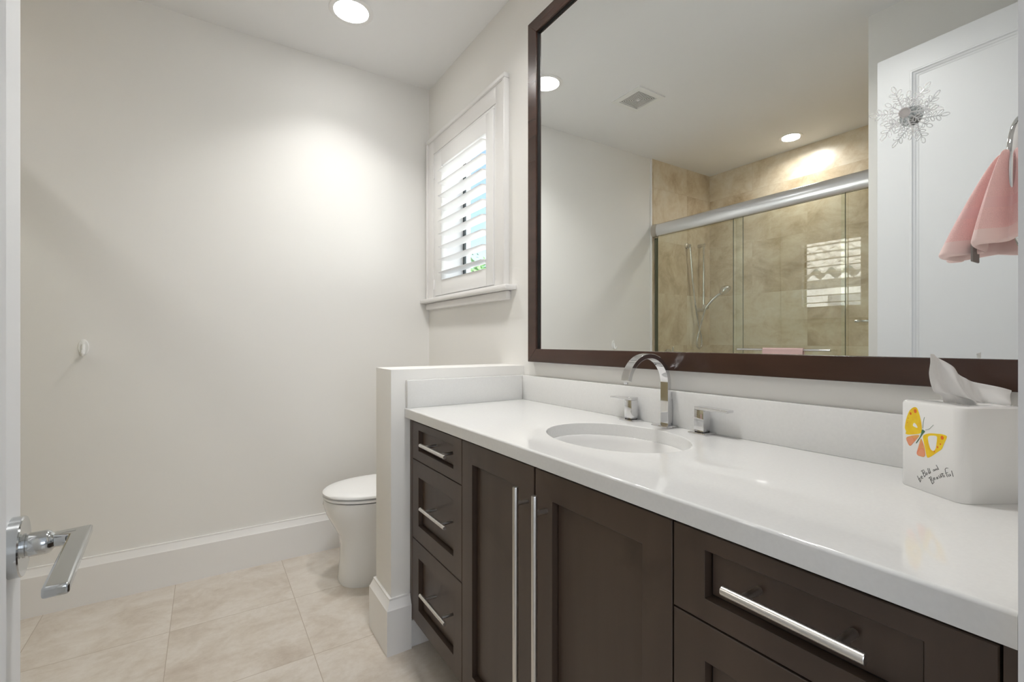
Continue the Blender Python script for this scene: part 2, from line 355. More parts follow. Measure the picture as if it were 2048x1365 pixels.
# ------------------------------------------------------------------ recessed lights and vent
def can_light(x, y, r, label, power, spr=150, grp='recessed ceiling lights'):
    t = thing('recessed_light', label, 'ceiling light', (x, y, H), grp)
    MB().lathe((x, y, H), (0,0,-1), [(r*1.32, -.001), (r*1.32, .002), (r*1.28, .004), (r*1.04, .004), (r*1.0, -.004)], 48, caps=False).build('trim_ring', TRIM, t)
    MB().lathe((x, y, H), (0,0,-1), [(r*1.03, .0005), (r*1.03, .0022), (r*.97, .0030)], 48).build('lens', LAMP, t)
    l = light('recessed_lamp', 'AREA', (x, y, H-.012), power, (0,0,0), r*2, (1,.985,.96), spread=math.radians(spr)); l.parent = t; l.matrix_parent_inverse = Matrix.Translation((-x, -y, -H)); return t
can_light(-.595, 2.314, .077, 'round recessed light in the ceiling above the toilet corner', 1.5, 110)
can_light(-2.635, 1.887, .060, 'small round recessed light over the tiled shower, seen in the mirror', 1.8, 160)
can_light(-.56, 1.12, .077, 'round recessed light over the middle of the vanity', 3.9)
vt = thing('exhaust_vent', 'square white ceiling fan grille with concentric slots, seen in the mirror', 'vent', (-1.21, 2.137, H))
m = MB(); vx, vy = -1.21, 2.137
def sqring(m, cx, cy, a, b, z0, z1):
    m.box(cx-b, cx+b, cy+a, cy+b, z0, z1).box(cx-b, cx+b, cy-b, cy-a, z0, z1).box(cx-b, cx-a, cy-a, cy+a, z0, z1).box(cx+a, cx+b, cy-a, cy+a, z0, z1)
sqring(m, vx, vy, .085, .120, H-.008, H-.001); m.build('grille_frame', PLASTIC, vt, smooth=False)
m = MB()
for k in range(7):
    b = .081-.0105*k; sqring(m, vx, vy, b-.0052, b, H-.0055, H-.004)
m.box(vx-.009, vx+.009, vy-.009, vy+.009, H-.009, H-.003)
m.build('slots', PLASTIC, vt, smooth=False)
MB().box(vx-.086, vx+.086, vy-.086, vy+.086, H-.002, H-.0005).build('vent_backing', DARK, vt, smooth=False)
# ------------------------------------------------------------------ door with lever handle
dr = thing('door', 'open white panelled door standing against the left wall', 'door', (-1.365, .5, 0))
de = Vector((-1.387, .89)); dh = Vector((-1.343, .128)); dv = (dh-de).normalized(); dn = Vector((dv.y, -dv.x))
if dn.x < 0: dn = -dn                     # dn: out of the visible face
DW = (dh-de).length
def D(u, w, z): p = de+dv*u+dn*w; return (p.x, p.y, z)   # u from free edge, w out of the face
def dbox(m, u0, u1, w0, w1, z0, z1, bev=0):
    m.loft([[D(u0, w0, z), D(u1, w0, z), D(u1, w1, z), D(u0, w1, z)] for z in (z0, z1)])
dz1 = 2.414; st, rt = .118, .095
m = MB()
dbox(m, 0, st, -.035, 0, .012, dz1, .001); dbox(m, DW-st, DW, -.035, 0, .012, dz1, .001)
dbox(m, st, DW-st, -.035, 0, dz1-rt, dz1); dbox(m, st, DW-st, -.035, 0, .012, .25); dbox(m, st, DW-st, -.035, 0, .86, .985)
m.build('stiles_and_rails', DOORM, dr)
for za, zb in ((.985, dz1-rt), (.25, .86)):
    m = MB(); dbox(m, st, DW-st, -.026, -.010, za, zb); p_ = m.build('panel', DOORM, dr, smooth=False)
    m = MB(); rings = []
    prof = [(0, 0), (.004, .0035), (.009, .0035), (.012, -.002), (.018, -.004), (.021, -.0075), (.027, -.0085), (.030, -.010)]
    for ins, w in prof:
        rings.append([D(st+ins, w, za+ins), D(DW-st-ins, w, za+ins), D(DW-st-ins, w, zb-ins), D(st+ins, w, zb-ins)])
    m.loft(rings, False, False); m.build('moulding', DOORM, p_, ang=12)
ru, rz = .046, .897
c3 = Vector(D(ru, 0, rz)); n3 = Vector((dn.x, dn.y, 0)); u3 = Vector((dv.x, dv.y, 0))
lv = MB().lathe(c3, n3, [(.0375, 0), (.0375, .0105), (.0365, .0120), (.0, .0122)], 56).build('door_lever', LEVER, dr, ang=30); lv['label'] = 'chrome lever handle with round rose'
m = MB(); m.lathe(c3, n3, [(.0150, .012), (.0150, .0135), (.0135, .014), (.0135, .016), (.0150, .0165), (.0150, .032), (.0135, .036), (.0092, .040), (.0092, .060)], 40)
m.build('lever_neck', LEVER, lv)
m = MB(); zt, zb = rz+.0085, rz-.0035
def P2(u, w): p = c3+u3*u+n3*w; return (p.x, p.y)
poly = [P2(-.0110, .034), P2(-.0175, .0760), P2(.182, .0760), P2(.182, .0540), P2(.012, .0540), P2(.006, .034)]
m.prism(poly, zb, zt); m.build('lever_grip', LEVER, lv, bevel=.003)
for zc in (.25, 1.2, 2.15):
    m = MB(); dbox(m, DW-.001, DW+.004, -.036, -.002, zc-.045, zc+.045); m.build('hinge', SATIN, dr)
# ------------------------------------------------------------------ mirror
mr = thing('framed_mirror', 'large dark wood framed mirror on the wall above the vanity', 'mirror', (0, .93, 1.8))
fy0, fy1, fz0, fz1, fw = .118, 1.653, 1.072, 2.508, .058
m = MB()
for seg in (((fy0,fz0),(fy1,fz0),(fy1-fw,fz0+fw-.003),(fy0+fw,fz0+fw-.003)), ((fy1,fz0),(fy1,fz1),(fy1-fw,fz1-fw),(fy1-fw,fz0+fw-.003)), ((fy1,fz1),(fy0,fz1),(fy0+fw,fz1-fw),(fy1-fw,fz1-fw)), ((fy0,fz1),(fy0,fz0),(fy0+fw,fz0+fw-.003),(fy0+fw,fz1-fw))):
    m.loft([[(-.001, y, z) for y, z in seg], [(-.026, y, z) for y, z in seg]])
m.build('frame', FRAME, mr, bevel=.0015)
MB().box(-.012, -.003, fy0+.02, fy1-.02, fz0+.02, fz1-.02).build('mirror_glass', MIRROR, mr, smooth=False)
m = MB(); q0, q1, q2, q3 = fy0+fw, fy1-fw, fz0+fw-.003, fz1-fw
m.box(-.0185, -.0122, q1-.003, q1+.001, q2, q3).box(-.0185, -.0122, q0-.001, q0+.003, q2, q3).box(-.0185, -.0122, q0, q1, q3-.003, q3+.001)
m.build('inner_lip', GAP, mr, smooth=False)
# ------------------------------------------------------------------ vanity
XF = -.527
vc = thing('vanity_cabinet', 'dark espresso shaker vanity cabinet under the white countertop', 'cabinet', (-.26, .9, 0))
m = MB(); m.box(-.505, -.003, .112, 1.706, .112, .130).box(-.505, -.003, .112, .130, .130, .8715).box(-.505, -.003, 1.688, 1.706, .130, .8715).box(-.012, -.003, .130, 1.688, .130, .8715)
for yy in (.513, 1.284): m.box(-.505, -.012, yy-.009, yy+.009, .130, .8715)
m.box(-.45, -.40, .112, 1.70, .001, .112)
m.build('carcass', WOOD, vc, smooth=False)
MB().box(XF, -.505, 1.6925, 1.7175, .112, .8715, .001).build('filler_strip', WOOD, vc)
MB().box(XF, -.505, .112, .1255, .112, .8715, .001).build('filler_strip', WOOD, vc)
def front(name, y0, y1, z0, z1, rail=.060, side=.058, top=None):
    m = MB(); g = .0016; y0 += g; y1 -= g; z0 += g; z1 -= g; b = .0012
    top = rail if top is None else top
    def rc(x, dy, dz=None): e = dy if dz is None else dz; h = dy if dz is None else dz-rail+top; return [(x, y0+dy, z0+e), (x, y1-dy, z0+e), (x, y1-dy, z1-h), (x, y0+dy, z1-h)]
    m.loft([rc(-.5055, 0), rc(XF+b, 0), rc(XF, b), rc(XF, side-.0008, rail-.0008), rc(XF+.0008, side, rail), rc(XF+.018, side, rail), rc(-.5055, side+.001, rail+.001)], False, False)
    q = .0045
    m.box(XF+.0150, -.507, y0+side+q, y1-side-q, z0+rail+q, z1-top-q)
    m.box(XF+.0195, -.5055, y0+side-.01, y1-side+.01, z0+rail-.01, z1-top+.01, mat=1)  # near-black sheet, the groove's shade is put into its colour
    return m.build(name, [WOOD, GAP], vc, ang=30)
def pull(parent, a, b, r, posts, xo=.036):
    a, b = Vector(a), Vector(b)
    o = MB().tube([a, a+(b-a)*.004, b-(b-a)*.004, b], [r*.9, r, r, r*.9], 20).build('handle', SATIN, parent); o['label'] = 'satin metal bar pull'
    for p in posts:
        MB().tube([(p[0], p[1], p[2]), (XF+.0005+p[3], p[1], p[2])], r*.85, 16).build('handle_post', SATIN, parent)
xh = XF-.034
ZS = ((.720, .8615), (.424, .720), (.115, .424))
for i, (za, zb) in enumerate(ZS):
    d = front('drawer', 1.284, 1.692, za, zb, .036 if i == 0 else .058, .058, .027 if i == 0 else None)
    hz = (.801, .582, .286)[i]
    pull(d, (xh, 1.333, hz), (xh, 1.532, hz), .0062, [(xh, 1.369, hz, .010), (xh, 1.497, hz, .010)])
for (ya, yb, hy) in ((.908, 1.284, .937), (.513, .905, .860)):
    d = front('door', ya, yb, .115, .8615, .062, .064)
    pull(d, (xh, hy, .17), (xh, hy, .812), .0070, [(xh, hy, .772, 0), (xh, hy, .21, 0)])
for i, (za, zb) in enumerate(ZS):
    d = front('drawer', .1265, .513, za, zb, .036 if i == 0 else .058, .058, .027 if i == 0 else None)
    hz = (.803, .582, .286)[i]
    pull(d, (xh, .227, hz), (xh, .402, hz), .0068, [(xh, .256, hz, .010), (xh, .373, hz, .010)])
# ------------------------------------------------------------------ countertop with oval cutout
ct = thing('countertop', 'white quartz vanity countertop with backsplash and oval sink cutout', 'countertop', (-.27, .9, .872))
SX, SY, SA, SB, ZT = -.264, .909, .210, .160, .907
cx0, cx1, cy0, cy1 = -.548, -.002, .112, 1.7185
def rect_pt(a):
    dx, dy = math.cos(a), math.sin(a); t = min(((cx1-SX)/dx if dx > 0 else (cx0-SX)/dx) if abs(dx) > 1e-9 else 1e9, ((cy1-SY)/dy if dy > 0 else (cy0-SY)/dy) if abs(dy) > 1e-9 else 1e9)
    return SX+dx*t, SY+dy*t
angs = sorted(set([2*math.pi*k/96 for k in range(96)]+[math.atan2(y-SY, x-SX) % (2*math.pi) for x in (cx0, cx1) for y in (cy0, cy1)]))
out = [rect_pt(a) for a in angs]
def ell(a, g=0):
    t = math.atan2(math.sin(a)/(SA), math.cos(a)/(SB)); return SX+(SB+g)*math.cos(t), SY+(SA+g)*math.sin(t)
m = MB()
m.loft([[(x, y, ZT-.035) for x, y in out]]+[[(max(x, cx0+.005*(1-math.cos(t))), y, ZT-.005+.005*math.sin(t)) for x, y in out] for t in [k*math.pi/12 for k in range(7)]]+[[(*ell(a, .003), ZT) for a in angs], [(*ell(a, .001), ZT-.001) for a in angs], [(*ell(a), ZT-.003) for a in angs], [(*ell(a), ZT-.035) for a in angs], [(x, y, ZT-.035) for x, y in out]], False, False)
bmesh.ops.remove_doubles(m.bm, verts=m.bm.verts[:], dist=1e-6)
slab = m.build('slab', QUARTZ, ct, ang=32); wn_ = slab.modifiers.new('normals', 'WEIGHTED_NORMAL'); wn_.keep_sharp = True; wn_.weight = 100
MB().box(-.022, -.002, .112, 1.7185, ZT, ZT+.105, .0018).build('backsplash', QUARTZ, ct)
MB().box(-.544, -.0225, 1.6985, 1.7185, ZT, ZT+.105, .0018).build('side_splash', QUARTZ, ct)
# sink basin
sk = thing('sink', 'oval white undermount sink set into the countertop', 'sink', (SX, SY, .75))
prof = [(1.035, -.0352), (.990, -.0353), (.974, -.040), (.965, -.055), (.95, -.09), (.86, -.135), (.66, -.168), (.36, -.180), (.11, -.183)]
m = MB(); N = 64
rings = [[(SX+SB*k*math.cos(2*math.pi*i/N), SY+SA*k*math.sin(2*math.pi*i/N), ZT+z) for i in range(N)] for k, z in prof]
rings = [[(SX+SB*1.035*math.cos(2*math.pi*i/N), SY+SA*1.035*math.sin(2*math.pi*i/N), ZT-.045) for i in range(N)]]+rings
m.loft(rings, False, False); m.build('basin', CERAM, sk, ang=50)
MB().lathe((SX, SY, ZT-.183), (0,0,1), [(.022, -.004), (.022, .001), (.018, .002), (.006, .0), (.0, .0)], 28).build('drain', CHROME, sk)
# ------------------------------------------------------------------ faucet
fc = thing('faucet', 'chrome widespread faucet with a curved ribbon spout behind the sink', 'faucet', (-.035, .92, ZT))
fx, fy = -.040, .922
MB().box(-.0700, -.0235, fy-.029, fy+.029, ZT+.0001, ZT+.0065, .001).build('base_plate', CHROME, fc)
m = MB(); cxr, R, tk, hw = -.123, .083, .0045, .0138; czr = 1.0335
path = [(cxr+R, ZT+.006), (cxr+R, .95), (cxr+R, 1.0)]+[(cxr+R*math.cos(math.radians(a)), czr+R*math.sin(math.radians(a))) for a in range(0, 171, 5)]
rings = []
for i, (x, z) in enumerate(path):
    a, b = path[max(i-1, 0)], path[min(i+1, len(path)-1)]; d = Vector((b[0]-a[0], b[1]-a[1])).normalized(); nx_, nz_ = -d.y, d.x
    k = tk*(1.0 if i > 3 else 1.6)
    k = tk*1.5
    rings.append([(x+nx_*k, fy-hw, z+nz_*k), (x+nx_*k, fy+hw, z+nz_*k), (x-nx_*k, fy+hw, z-nz_*k), (x-nx_*k, fy-hw, z-nz_*k)])
m.loft(rings); m.build('spout', CHROME, fc, bevel=.0008, ang=30)
MB().box(-.0331, -.0245, fy-.0125, fy+.0125, ZT+.0065, .988, .0006).build('column_back', CHROME, fc)
MB().lathe((cxr-R*.99, fy, czr+.011), (.17, 0, -1), [(.006, 0), (.006, .004)], 16).build('aerator', CHROME, fc)
def fhandle(y, s):
    t = MB().box(-.0625, -.0325, y-.0145, y+.0145, ZT+.0075, ZT+.066, .0008).build('handle', CHROME, fc)
    MB().box(-.0730, -.0235, y-.027, y+.027, ZT+.0001, ZT+.0055, .0008).build('handle_base', CHROME, t)
    MB().box(-.061, -.034, y-.0135, y+.0135, ZT+.0055, ZT+.0075).build('gasket', GAP, t)
    ya, yb = (y-.0145, y+.078) if s > 0 else (y-.082, y+.0145)
    m = MB(); yk = y+s*.0145; ye = yb if s > 0 else ya; yo = y-s*.0145
    m.loft([[(x, yo, ZT+.0662), (x, yo, ZT+.0745), (x, yk, ZT+.0745), (x, ye, ZT+.0725), (x, ye, ZT+.0662), (x, yk, ZT+.0662)] for x in (-.0625, -.0325)])
    m.build('lever', CHROME, t, bevel=.0008)
fhandle(1.050, 1); fhandle(.795, -1)
# ------------------------------------------------------------------ toilet
tl = thing('toilet', 'white toilet half hidden behind the low half wall', 'toilet', (-.4, 2.36, 0))
TY = 2.36
def sup(xc, a_f, a_b, b, z, n=40, e=2.3):
    pts = []
    for i in range(n):
        t = 2*math.pi*i/n; c_, s_ = math.cos(t), math.sin(t); rx = a_b if c_ > 0 else a_f
        pts.append((xc+rx*math.copysign(abs(c_)**(2/e), c_), TY+b*math.copysign(abs(s_)**(2/e), s_), z))
    return pts
m = MB()
m.loft([sup(-.43, .212, .30, .132, 0, e=2.6), sup(-.43, .214, .30, .134, .012, e=2.6), sup(-.43, .205, .30, .130, .10, e=2.5), sup(-.42, .213, .30, .128, .18, e=2.4), sup(-.42, .225, .30, .134, .235), sup(-.43, .240, .30, .150, .28), sup(-.44, .258, .29, .172, .335, e=2.2), sup(-.45, .262, .28, .182, .38, e=2.1), sup(-.45, .258, .28, .181, .405, e=2.1)])
m.build('bowl', PORC, tl, ang=60)
MB().loft([sup(-.46, .242, .22, .174, .4085, e=2.1), sup(-.46, .252, .22, .183, .4115, e=2.1), sup(-.46, .252, .22, .183, .420, e=2.1), sup(-.46, .242, .22, .174, .4230, e=2.1)]).build('seat', PVC, tl, ang=50)
MB().loft([sup(-.46, .240, .22, .172, .4270, e=2.1), sup(-.46, .254, .22, .184, .430, e=2.1), sup(-.46, .254, .22, .184, .437, e=2.1), sup(-.46, .245, .21, .177, .444, e=2.1), sup(-.46, .20, .17, .14, .449, e=2.1)]).build('lid', PVC, tl, ang=50)
MB().box(-.21, -.02, TY-.20, TY+.20, .37, .76, .03, 4).build('tank', PORC, tl)
MB().box(-.215, -.015, TY-.205, TY+.205, .7605, .79, .012, 3).build('tank_lid', PORC, tl)
# ------------------------------------------------------------------ adhesive hook on the far wall
hk = thing('wall_hook', 'small white adhesive hook alone on the blank far wall', 'hook', (-1.632, YF, 1.13))
m = MB(); m.lathe((-1.632, YF-.0002, 1.132), (0,-1,0), [(.036, 0), (.036, .003), (.032, .0055), (0, .006)], 32, 1, .52); m.build('base', PLASTIC, hk)
m = MB(); m.tube([(-1.632, YF-.005, 1.145), (-1.632, YF-.010, 1.120), (-1.632, YF-.018, 1.103), (-1.632, YF-.028, 1.100), (-1.632, YF-.034, 1.108), (-1.632, YF-.035, 1.120)], [.007, .0075, .0075, .007, .0065, .004], 12); m.build('prong', PLASTIC, hk)
# ------------------------------------------------------------------ shower
se = thing('sliding_shower_door', 'frameless glass sliding shower door under a satin header rail', 'shower door', (-2.11, 1.85, 0))
XG = -2.104
prof = []
for a in range(-90, 91, 15): prof.append((XG+.012+.026*math.cos(math.radians(a)), 2.112+.053*math.sin(math.radians(a))))
prof += [(XG-.034, 2.165), (XG-.034, 2.070), (XG+.006, 2.070), (XG+.006, 2.059)]
MB().loft([[(x, y, z) for x, z in prof] for y in (.998, 2.715)]).build('header_rail', ALU, se, ang=40)
prof2 = [(XG+(x-XG)*1.06, 2.112+(z-2.112)*1.05) for x, z in prof]
MB().loft([[(x, y, z) for x, z in prof2] for y in (2.7155, 2.767)]).build('header_end_cap', nmat('cap_metal', (.55,.52,.48), .35, 1), se, ang=40)
MB().box(XG-.030, XG+.004, .998, 2.715, 2.0665, 2.0695).build('track_gap', GAP, se, smooth=False)
def pane(x, ya, yb, ed=True):
    o = MB().box(x-.003, x+.003, ya, yb, .10, 2.0660).build('glass_panel', SGLASS, se, smooth=False)
    if not ed: return o
    e = MB().box(x-.0031, x+.0031, ya-.0028, ya-.0002, .10, 2.066).box(x-.0031, x+.0031, yb+.0002, yb+.0028, .10, 2.066)
    e.build('glass_edge', GEDGE, o, smooth=False); return o
pane(XG-.022, 2.02-.05, 2.740); gB = pane(XG+.000, 1.306, 2.028+.0); pane(XG-.022, 1.0, 1.335, False)
MB().box(XG-.028, XG-.012, 2.745, 2.7655, .10, 2.054).build('wall_jamb', GEDGE, se, smooth=False)
MB().box(XG-.034, XG+.034, .998, 2.766, .085, .099).build('bottom_track', ALU, se, smooth=False)
struct('trim_3', MB().box(XG-.06, XG+.06, .996, 2.766, .001, .084, .006), SW_FAR)
# bars on the glass
def bar(x, y0_, y1_, z, xg, par=se):
    o = MB().tube([(x, y0_, z), (x, y1_, z)], .0075, 16).build('towel_bar', CHROME, par)
    for yy in (y0_+.035, y1_-.035): MB().tube([(x, yy, z), (xg, yy, z)], .007, 14).build('bar_post', CHROME, par)
    return o
bar(XG+.050, 1.364, 1.968, 1.103, XG+.0095); bar(XG-.075, 1.04, 1.282, 1.282, XG-.0255)
# towel folded over the glass bar
m = MB(); zc = 1.103; rx = .013; ys = [1.520+.26*k/14 for k in range(15)]; rings = []
random.seed(4)
for y in ys:
    w = .0015*math.sin(y*60)+.001*math.sin(y*23)
    outl = [(XG+.050+rx+w, zc-.34), (XG+.050+rx+w, zc-.05)]+[(XG+.050+(rx+w)*math.cos(math.radians(a)), zc+(rx)*math.sin(math.radians(a))) for a in range(0, 181, 20)]+[(XG+.050-rx, zc-.05), (XG+.050-rx, zc-.30)]
    inn = [(XG+.050+(x-XG-.050)*.66, zc+(z-zc)*(.72 if z > zc else 1)) for x, z in outl][::-1]
    rings.append([(x, y, z) for x, z in outl+inn])
tw = m.loft(rings).build('folded_towel', TERRY2, ang=60); tag(tw, 'pale pink towel folded over the bar on the shower glass', 'towel')
# hand shower on the far tiled wall
hs = thing('hand_shower', 'chrome hand shower on a slide rail with a looping hose on the tiled wall', 'shower head', (-2.72, 2.767, 1.6))
YT = YF-.010
MB().tube([(-2.728, YT-.055, 1.44), (-2.728, YT-.055, 2.066)], .0105, 16).build('slide_rail', CHROME, hs)
for zz in (2.052, 1.452):
    MB().tube([(-2.728, YT, zz), (-2.728, YT-.068, zz)], .0175, 18).build('rail_bracket', CHROME, hs)
MB().lathe((-2.556, YT, 2.035), (0,-1,0), [(.028, 0), (.028, .008), (.015, .012), (.013, .038), (.009, .042)], 28).build('hose_outlet', CHROME, hs)
MB().lathe((-2.728, YT-.075, 1.478), (0,-1,0), [(.012, -.03), (.023, -.02), (.024, .018), (.018, .026), (0, .028)], 24).build('slider', CHROME, hs)
# handle and head
ha = Vector((-2.690, YT-.100, 1.462)); hb = Vector((-2.745, YT-.235, 1.60))
pts = [ha.lerp(hb, t)+Vector((0, 0, .018*math.sin(math.pi*t))) for t in [i/10 for i in range(11)]]
MB().tube(pts, [.0115+.003*math.sin(math.pi*i/10) for i in range(11)], 18).build('hand_grip', CHROME, hs)
hd = (hb-ha).normalized(); fn = Vector((-.15, -.62, -.75)).normalized()
MB().lathe(hb+hd*.028-fn*.012, fn, [(.012, -.026), (.036, -.014), (.052, .004), (.056, .018), (.053, .028), (.036, .031), (0, .031)], 32).build('spray_head', CHROME, hs)
def bez(pts, n=40):
    P = [Vector(p) for p in pts]; out = []
    P = [P[0]*2-P[1]]+P+[P[-1]*2-P[-2]]
    for i in range(1, len(P)-2):
        for k in range(n//4):
            t = k/(n//4); a, b, c, d = P[i-1:i+3]
            out.append(.5*((2*b)+(c-a)*t+(2*a-5*b+4*c-d)*t*t+(3*b-a-3*c+d)*t**3))
    out.append(P[-2]); return out
hose = bez([(-2.556, YT-.034, 2.02), (-2.562, YT-.036, 1.98), (-2.60, YT-.036, 1.66), (-2.655, YT-.040, 1.38), (-2.700, YT-.045, 1.22), (-2.706, YT-.05, 1.13), (-2.668, YT-.055, 1.094), (-2.624, YT-.06, 1.12), (-2.618, YT-.068, 1.18), (-2.655, YT-.085, 1.34), ha])
MB().tube(hose, .0080, 12).build('hose', CHROME, hs)
# mixing valve
vv = thing('shower_valve', 'chrome shower control just showing over the bottom edge of the mirror', 'shower valve', (-2.29, YT, 1.03))
MB().lathe((-2.29, YT, 1.03), (0,-1,0), [(.062, 0), (.062, .006), (.055, .010), (.024, .012), (.024, .045), (.018, .05), (0, .05)], 32).build('escutcheon', CHROME, vv)
MB().box(-2.298, -2.282, YT-.062, YT-.050, 1.03, 1.112, .004).build('valve_lever', CHROME, vv)
DEC={'corners': [(0.1093, 0.1473), (0.1093, 0.0051), (-0.0044, 0.1467)], 'wing1': [(0.0804, 0.1393), (0.0858, 0.1378), (0.093, 0.1312), (0.0986, 0.1178), (0.1014, 0.1046), (0.1019, 0.0989), (0.0986, 0.0939), (0.1011, 0.0899), (0.0946, 0.0891), (0.0704, 0.0955), (0.0684, 0.1037), (0.0699, 0.1156), (0.0734, 0.1287), (0.0773, 0.1376)], 'wing1hole': [(0.0835, 0.1126), (0.0866, 0.1059), (0.0757, 0.1037), (0.0788, 0.1093)], 'wing2': [(0.1011, 0.0836), (0.0922, 0.0684), (0.0835, 0.0789), (0.0711, 0.0937), (0.085, 0.0903)], 'wing2p': [(0.0994, 0.0818), (0.0959, 0.0755), (0.0922, 0.0728), (0.0866, 0.0748), (0.0835, 0.0803), (0.0874, 0.087)], 'wing3': [(0.0704, 0.0898), (0.0742, 0.0754), (0.08, 0.0574), (0.0614, 0.0574), (0.0644, 0.0762)], 'wing3p': [(0.0719, 0.0691), (0.0765, 0.0612), (0.0757, 0.058), (0.0681, 0.0578), (0.0633, 0.0603), (0.0644, 0.0668), (0.0674, 0.0702)], 'wing4': [(0.0674, 0.0924), (0.0636, 0.0764), (0.0592, 0.0573), (0.0526, 0.0609), (0.0405, 0.0717), (0.0328, 0.078), (0.0301, 0.0857), (0.024, 0.0992), (0.0254, 0.1018), (0.0335, 0.1025), (0.0405, 0.1014), (0.0533, 0.0999), (0.0621, 0.0966)], 'wing4hole': [(0.0577, 0.095), (0.0562, 0.0834), (0.0526, 0.0735), (0.0476, 0.0714), (0.0433, 0.0763), (0.0416, 0.0878), (0.0405, 0.0985)], 'spots': [((0.081, 0.1322), 0.0034), ((0.0901, 0.1267), 0.0024), ((0.0949, 0.1181), 0.0009), ((0.0965, 0.1103), 0.0008), ((0.0322, 0.0967), 0.0032), ((0.0352, 0.0858), 0.0015), ((0.0401, 0.0798), 0.0017), ((0.0457, 0.0714), 0.0012)], 'body': [(0.0681, 0.1045), (0.0621, 0.1009), (0.0666, 0.0966), (0.0788, 0.0774), (0.08, 0.078), (0.0704, 0.0925)], 'ant1': [(0.0669, 0.1054), (0.0663, 0.1149), (0.0639, 0.1247)], 'ant2': [(0.0621, 0.1036), (0.0548, 0.1069), (0.0476, 0.1145)], 'strokes': [[(0.0773, 0.0228), (0.0714, 0.0136)], [(0.0745, 0.0167), (0.0724, 0.0208), (0.0704, 0.0179), (0.0718, 0.0137)], [(0.0704, 0.022), (0.0674, 0.0242), (0.0684, 0.0253), (0.0705, 0.0236), (0.0693, 0.0203), (0.0663, 0.0221)], [(0.0684, 0.0334), (0.0636, 0.0246)], [(0.0704, 0.0326), (0.0651, 0.0363), (0.0633, 0.0341), (0.0663, 0.0299)], [(0.0663, 0.0299), (0.0621, 0.0318), (0.0612, 0.0289), (0.0636, 0.0246)], [(0.0604, 0.0329), (0.061, 0.0294), (0.0589, 0.0293), (0.058, 0.0329), (0.0604, 0.0329)], [(0.058, 0.0409), (0.0554, 0.0323)], [(0.0536, 0.0361), (0.0557, 0.0342), (0.0545, 0.0327), (0.053, 0.0343)], [(0.0555, 0.0416), (0.0525, 0.0343)], [(0.0469, 0.0419), (0.0484, 0.0402), (0.0473, 0.0387), (0.0456, 0.0405), (0.0464, 0.0423), (0.0447, 0.0402)], [(0.0444, 0.0433), (0.0433, 0.0409)], [(0.0442, 0.0424), (0.0427, 0.0441), (0.0413, 0.0424)], [(0.0396, 0.0462), (0.0413, 0.0447), (0.0405, 0.0431), (0.0388, 0.0444)], [(0.0427, 0.0503), (0.038, 0.0441)], [(0.0545, 0.0266), (0.0493, 0.0173)], [(0.0565, 0.0249), (0.0519, 0.0289), (0.0504, 0.0264), (0.0526, 0.0225)], [(0.0526, 0.0225), (0.0483, 0.0244), (0.0464, 0.021), (0.0493, 0.0173)], [(0.0476, 0.0259), (0.0447, 0.0281), (0.0459, 0.0291), (0.0476, 0.0275), (0.0464, 0.0247), (0.0439, 0.0268)], [(0.0412, 0.0311), (0.0427, 0.0289), (0.0413, 0.0275), (0.0399, 0.0297), (0.0408, 0.0316), (0.0391, 0.0287)], [(0.0383, 0.0345), (0.0366, 0.0307), (0.0344, 0.0321), (0.0349, 0.0361)], [(0.0349, 0.0361), (0.0327, 0.0331)], [(0.0328, 0.0399), (0.0302, 0.0338)], [(0.036, 0.0368), (0.0305, 0.0402)], [(0.0297, 0.0378), (0.0278, 0.0349)], [(0.0302, 0.0394), (0.0301, 0.0391)], [(0.0224, 0.0505), (0.0254, 0.0501), (0.0275, 0.0474), (0.0267, 0.0436), (0.0235, 0.0362)], [(0.0267, 0.041), (0.0227, 0.0437)], [(0.0224, 0.0409), (0.0211, 0.0377), (0.0189, 0.0394), (0.0197, 0.0423)], [(0.0197, 0.0423), (0.0179, 0.0397)], [(0.0168, 0.0482), (0.0139, 0.0395)]]}
# ------------------------------------------------------------------ tissue box
bx = thing('tissue_box_cover', 'white ceramic tissue box cover with a painted yellow butterfly', 'tissue box', (-.12, .25, ZT))
cor = Vector((-.205, .232)); bA = Vector((.52, .855)).normalized(); bB = Vector((bA.y, -bA.x)); SD = .114; BH = .149
def rr(side, r, rf, ins=0, n=8):
    """rounded square in (u along A, v along B); front corner at 0,0 has radius rf"""
    out = []; a0, a1 = ins, side-ins
    for (cx_, cy_, st_, rad) in ((a1, a1, 0, r), (a0, a1, 90, r), (a0, a0, 180, rf), (a1, a0, 270, r)):
        rad = max(.001, rad-ins); ox = cx_-rad if cx_ == a1 else cx_+rad; oy = cy_-rad if cy_ == a1 else cy_+rad
        for k in range(n+1):
            t = math.radians(st_+90*k/n); out.append((ox+rad*math.cos(t), oy+rad*math.sin(t)))
    return out
def BP3(u, v, z): p = cor+bA*u+bB*v; return (p.x, p.y, z)
Rb = lambda ins, z: [BP3(u, v, ZT+z) for u, v in rr(SD, .012, .016, ins)]
